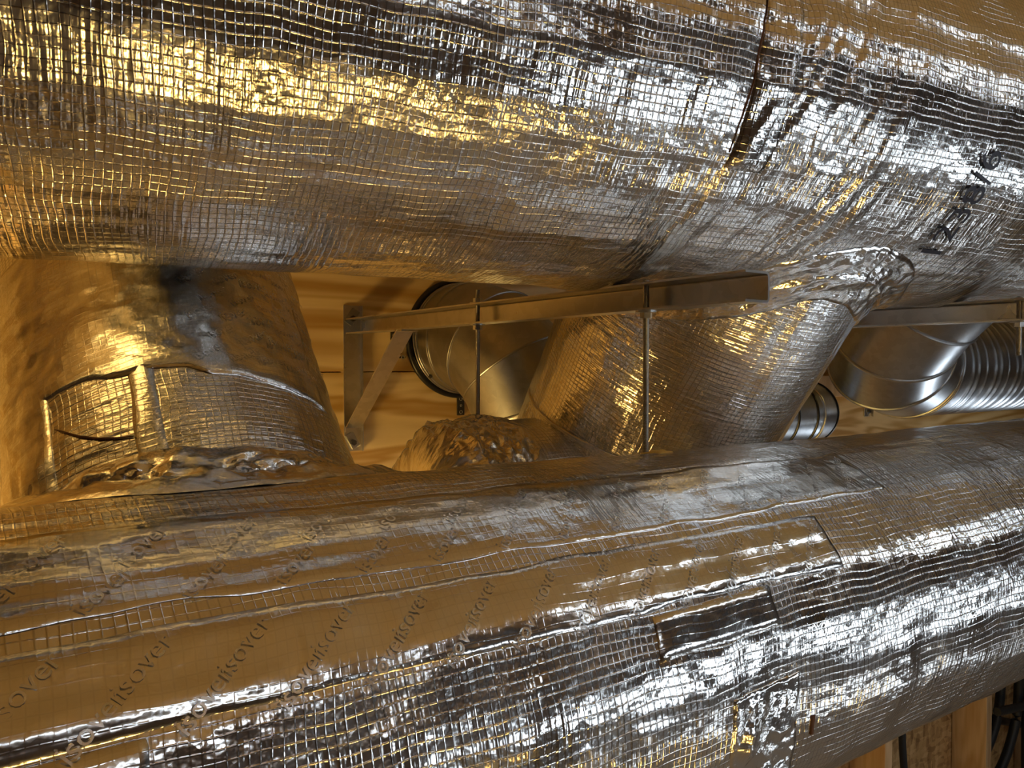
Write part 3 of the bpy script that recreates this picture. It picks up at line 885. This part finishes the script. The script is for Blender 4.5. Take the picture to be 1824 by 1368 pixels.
# segmented elbow and spiral duct on the right
SP_Y, SP_Z, SP_R, SP_X = 1.16, 0.004, 0.150, 2.09
re_ = empty('segmented_elbow', (2.1, SP_Y, SP_Z - SP_R), 'large segmented steel elbow rising from the ribbed spiral duct at right', 'duct')
pts = [(SP_X + 0.02, SP_Y, SP_Z)] + arc((SP_X, SP_Y, SP_Z), (-1, 0, 0), (0, -0.72, 0.69), 0.215, 4)
last = np.array(pts[-1]); pts.append(last + A(0, -0.72, 0.69) * 0.22)
gored(re_, pts, SP_R, M_GALV, bead_r=0.0045, seg=96)
q = A(2.07, 0.985, 0.06)
sp = empty('spiral_duct', (3.8, SP_Y, SP_Z - SP_R), 'ribbed spiral steel duct at the right edge above the ledger', 'duct')
S = np.arange(SP_X, XR - 0.02, 0.0032); th = np.linspace(0, 2 * PI, 90, endpoint=False)
Sg, Tg = np.meshgrid(S, th, indexing='ij')
ph = (Sg / 0.125 - Tg / (2 * PI)) % 1.0
rib = np.exp(-((ph - 0.30) / 0.06) ** 2) * 0.0028 + np.exp(-((ph - 0.55) / 0.06) ** 2) * 0.0028 + np.exp(-((ph - 0.90) / 0.025) ** 2) * 0.0028
rib = np.where(Sg < SP_X + 0.03, 0.0035, rib)
rr = SP_R - 0.002 + rib
P = np.stack([Sg, SP_Y - rr * np.cos(Tg), SP_Z - rr * np.sin(Tg)], -1)
grid_mesh('spiral_wall', P, None, M_GALV, sp, wrap=True, flip=True)
MB().torus((SP_X + 0.015, SP_Y, SP_Z), (1, 0, 0), SP_R + 0.001, 0.004, 96).build('end_bead', M_GALV, sp, smooth=True)

# small elbow with black gaskets, low behind the big one
sm = empty('small_duct_elbow', (1.8, 1.27, -0.21), 'small steel duct elbow with black gasket rings between slanting duct and segmented elbow', 'duct')
pts = [(1.22, 1.32, -0.135), (1.73, 1.32, -0.135), (1.81, 1.32, -0.135)] + arc((1.83, 1.32, -0.135), (1, 0, 0), (0, 1, 0), 0.12, 4)
last = np.array(pts[-1]); pts.append(A(last[0], YW - 0.004, last[2]))
gored(sm, pts, 0.088, M_GALV, bead_r=0.0035, gaskets=(1, 2, 4))

# ================================================================== BELOW THE DUCT AT RIGHT: CABLES IN THE STUD BAYS
def conduit(pts, r, label):
    P = [Vector(p) for p in pts]
    out = []
    n = len(P)
    for i in range(n - 1):                      # Catmull-Rom
        p0, p1, p2, p3 = P[max(i - 1, 0)], P[i], P[i + 1], P[min(i + 2, n - 1)]
        for k in range(8):
            t = k / 8
            out.append(0.5 * ((2 * p1) + (p2 - p0) * t + (2 * p0 - 5 * p1 + 4 * p2 - p3) * t * t + (3 * p1 - p0 - 3 * p2 + p3) * t ** 3))
    out.append(P[-1])
    o = MB().tube(out, r, 12).build('cable_conduit', M_CONDUIT, None, smooth=True)
    tag(o, label, 'conduit', 'black conduits in the stud bays')
CY = 1.655
conduit([(3.05, CY, -1.99), (3.03, CY, -1.7), (3.00, CY, -1.45), (2.99, CY, -1.0)], 0.014, 'single thin black cable between the two pale studs')
conduit([(3.62, CY + 0.02, -1.80), (3.72, CY + 0.01, -1.74), (3.80, CY, -1.60), (3.83, CY, -1.42), (3.84, CY, -1.0)], 0.020, 'black conduit bending up beside the right stud, inner of the two bends')
conduit([(3.62, CY + 0.01, -1.93), (3.78, CY - 0.02, -1.84), (3.90, CY - 0.03, -1.66), (3.935, CY - 0.03, -1.45), (3.94, CY - 0.03, -1.0)], 0.020, 'black conduit bending up beside the right stud, outer of the two bends')
conduit([(4.03, CY - 0.03, -1.99), (4.02, CY - 0.03, -1.6), (4.02, CY - 0.03, -1.0)], 0.022, 'thick upright black conduit at the lower right corner')
conduit([(3.60, CY - 0.085, -1.50), (3.80, CY - 0.085, -1.53), (4.12, CY - 0.085, -1.58)], 0.018, 'black conduit running level across the stud bay at lower right, upper one')
conduit([(3.60, CY + 0.045, -1.58), (3.80, CY + 0.045, -1.63), (4.12, CY + 0.045, -1.74)], 0.018, 'black conduit slanting across the stud bay at lower right, lower one')

# ================================================================== LAMPS OF THE ROOM AND AN ADDED CEILING FILL (behind and beside the camera)
def batten(x, y, z, L, label, tilt=0.0):
    g = empty('led_batten', (x, y, z), label, 'lamp', 'LED battens under the ceiling')
    MB().box((x, y, z + 0.02), (L, 0.10, 0.03), bevel=0.004).build('housing', M_WHITE, g)
    MB().box((x, y, z - 0.008), (L - 0.04, 0.085, 0.026), bevel=0.008).build('diffuser', M_BATTEN, g, smooth=True)
    for sx in (-1, 1):
        MB().box((x + sx * (L / 2 + 0.004), y, z + 0.008), (0.012, 0.104, 0.062), bevel=0.003).build('end_cap', M_WHITE, g)
        MB().cyl((x + sx * L * 0.35, y, z + 0.03), (x + sx * L * 0.35, y, CE), 0.004, seg=8).build('hanger', M_ZINC, g)

def work_lamp(pos, aim, w, h, mat, label, tripod=True):
    p = Vector(pos); d = (Vector(aim) - p).normalized()
    g = empty('work_lamp', (p.x, p.y, FL), label, 'lamp', 'portable work lamps')
    side = d.cross(Vector((0, 0, 1))).normalized(); up = side.cross(d)
    rot = Matrix((side, d, up)).transposed()
    MB().box(p - d * 0.03, (w + 0.05, 0.05, h + 0.05), rot, bevel=0.008).build('lamp_housing', M_BLACK, g)
    MB().box(p, (w, 0.012, h), rot, bevel=0.003).build('diffuser', mat, g)
    fp = Vector((p.x, p.y, 0)) - Vector((d.x, d.y, 0)).normalized() * 0.07
    MB().cyl((fp.x, fp.y, FL + 0.25), (fp.x, fp.y, p.z - h * 0.2), 0.014, seg=12).build('pole', M_BLACK, g)
    MB().box((fp.x, fp.y, p.z - h * 0.2), (0.05, 0.05, 0.05)).build('tilt_joint', M_BLACK, g)
    for k in range(3):
        a = 2 * PI * k / 3 + 0.4
        MB().cyl((fp.x, fp.y, FL + 0.45), (fp.x + 0.38 * math.cos(a), fp.y + 0.38 * math.sin(a), FL + 0.01), 0.010, seg=8).build('leg', M_BLACK, g)

batten(2.5, -1.0, 0.88, 1.5, 'white LED batten hanging nearest behind the camera')
batten(4.4, -1.0, 0.88, 1.5, 'white LED batten hanging farther right behind the camera')
batten(0.55, -1.9, 0.80, 1.2, 'white LED batten hanging left behind the camera')
work_lamp((1.75, -1.05, -0.46), (0.9, 0.7, 0.0), 1.15, 0.16, M_WORK, 'long white work lamp at chest height behind the camera')
work_lamp((3.25, -0.95, -0.50), (1.6, 0.7, 0.0), 0.90, 0.15, M_WORK, 'white work lamp at chest height far right')
work_lamp((0.20, -0.90, -1.40), (0.3, 0.1, 1.0), 0.30, 0.13, M_WARM, 'warm yellow work lamp low behind the camera')
work_lamp((2.75, -0.85, -1.62), (1.1, 0.6, 0.0), 1.20, 0.20, M_WORK2, 'low wide white work lamp near the floor behind the camera')
work_lamp((1.15, -1.25, -1.50), (1.1, 0.0, 1.0), 0.24, 0.11, M_WARM, 'added warm fill lamp low behind the camera, brightening the ceiling')  # extra lamp, added to carry warm light farther right over the ceiling
work_lamp((3.45, 0.98, -1.05), (1.7, 1.25, 0.0), 0.40, 0.30, M_WORK, 'white work lamp standing near the wall on the right')
work_lamp((-0.60, 1.10, -1.12), (0.7, 1.5, 0.05), 0.34, 0.26, M_WARM2, 'warm yellow work lamp near the wall on the left')
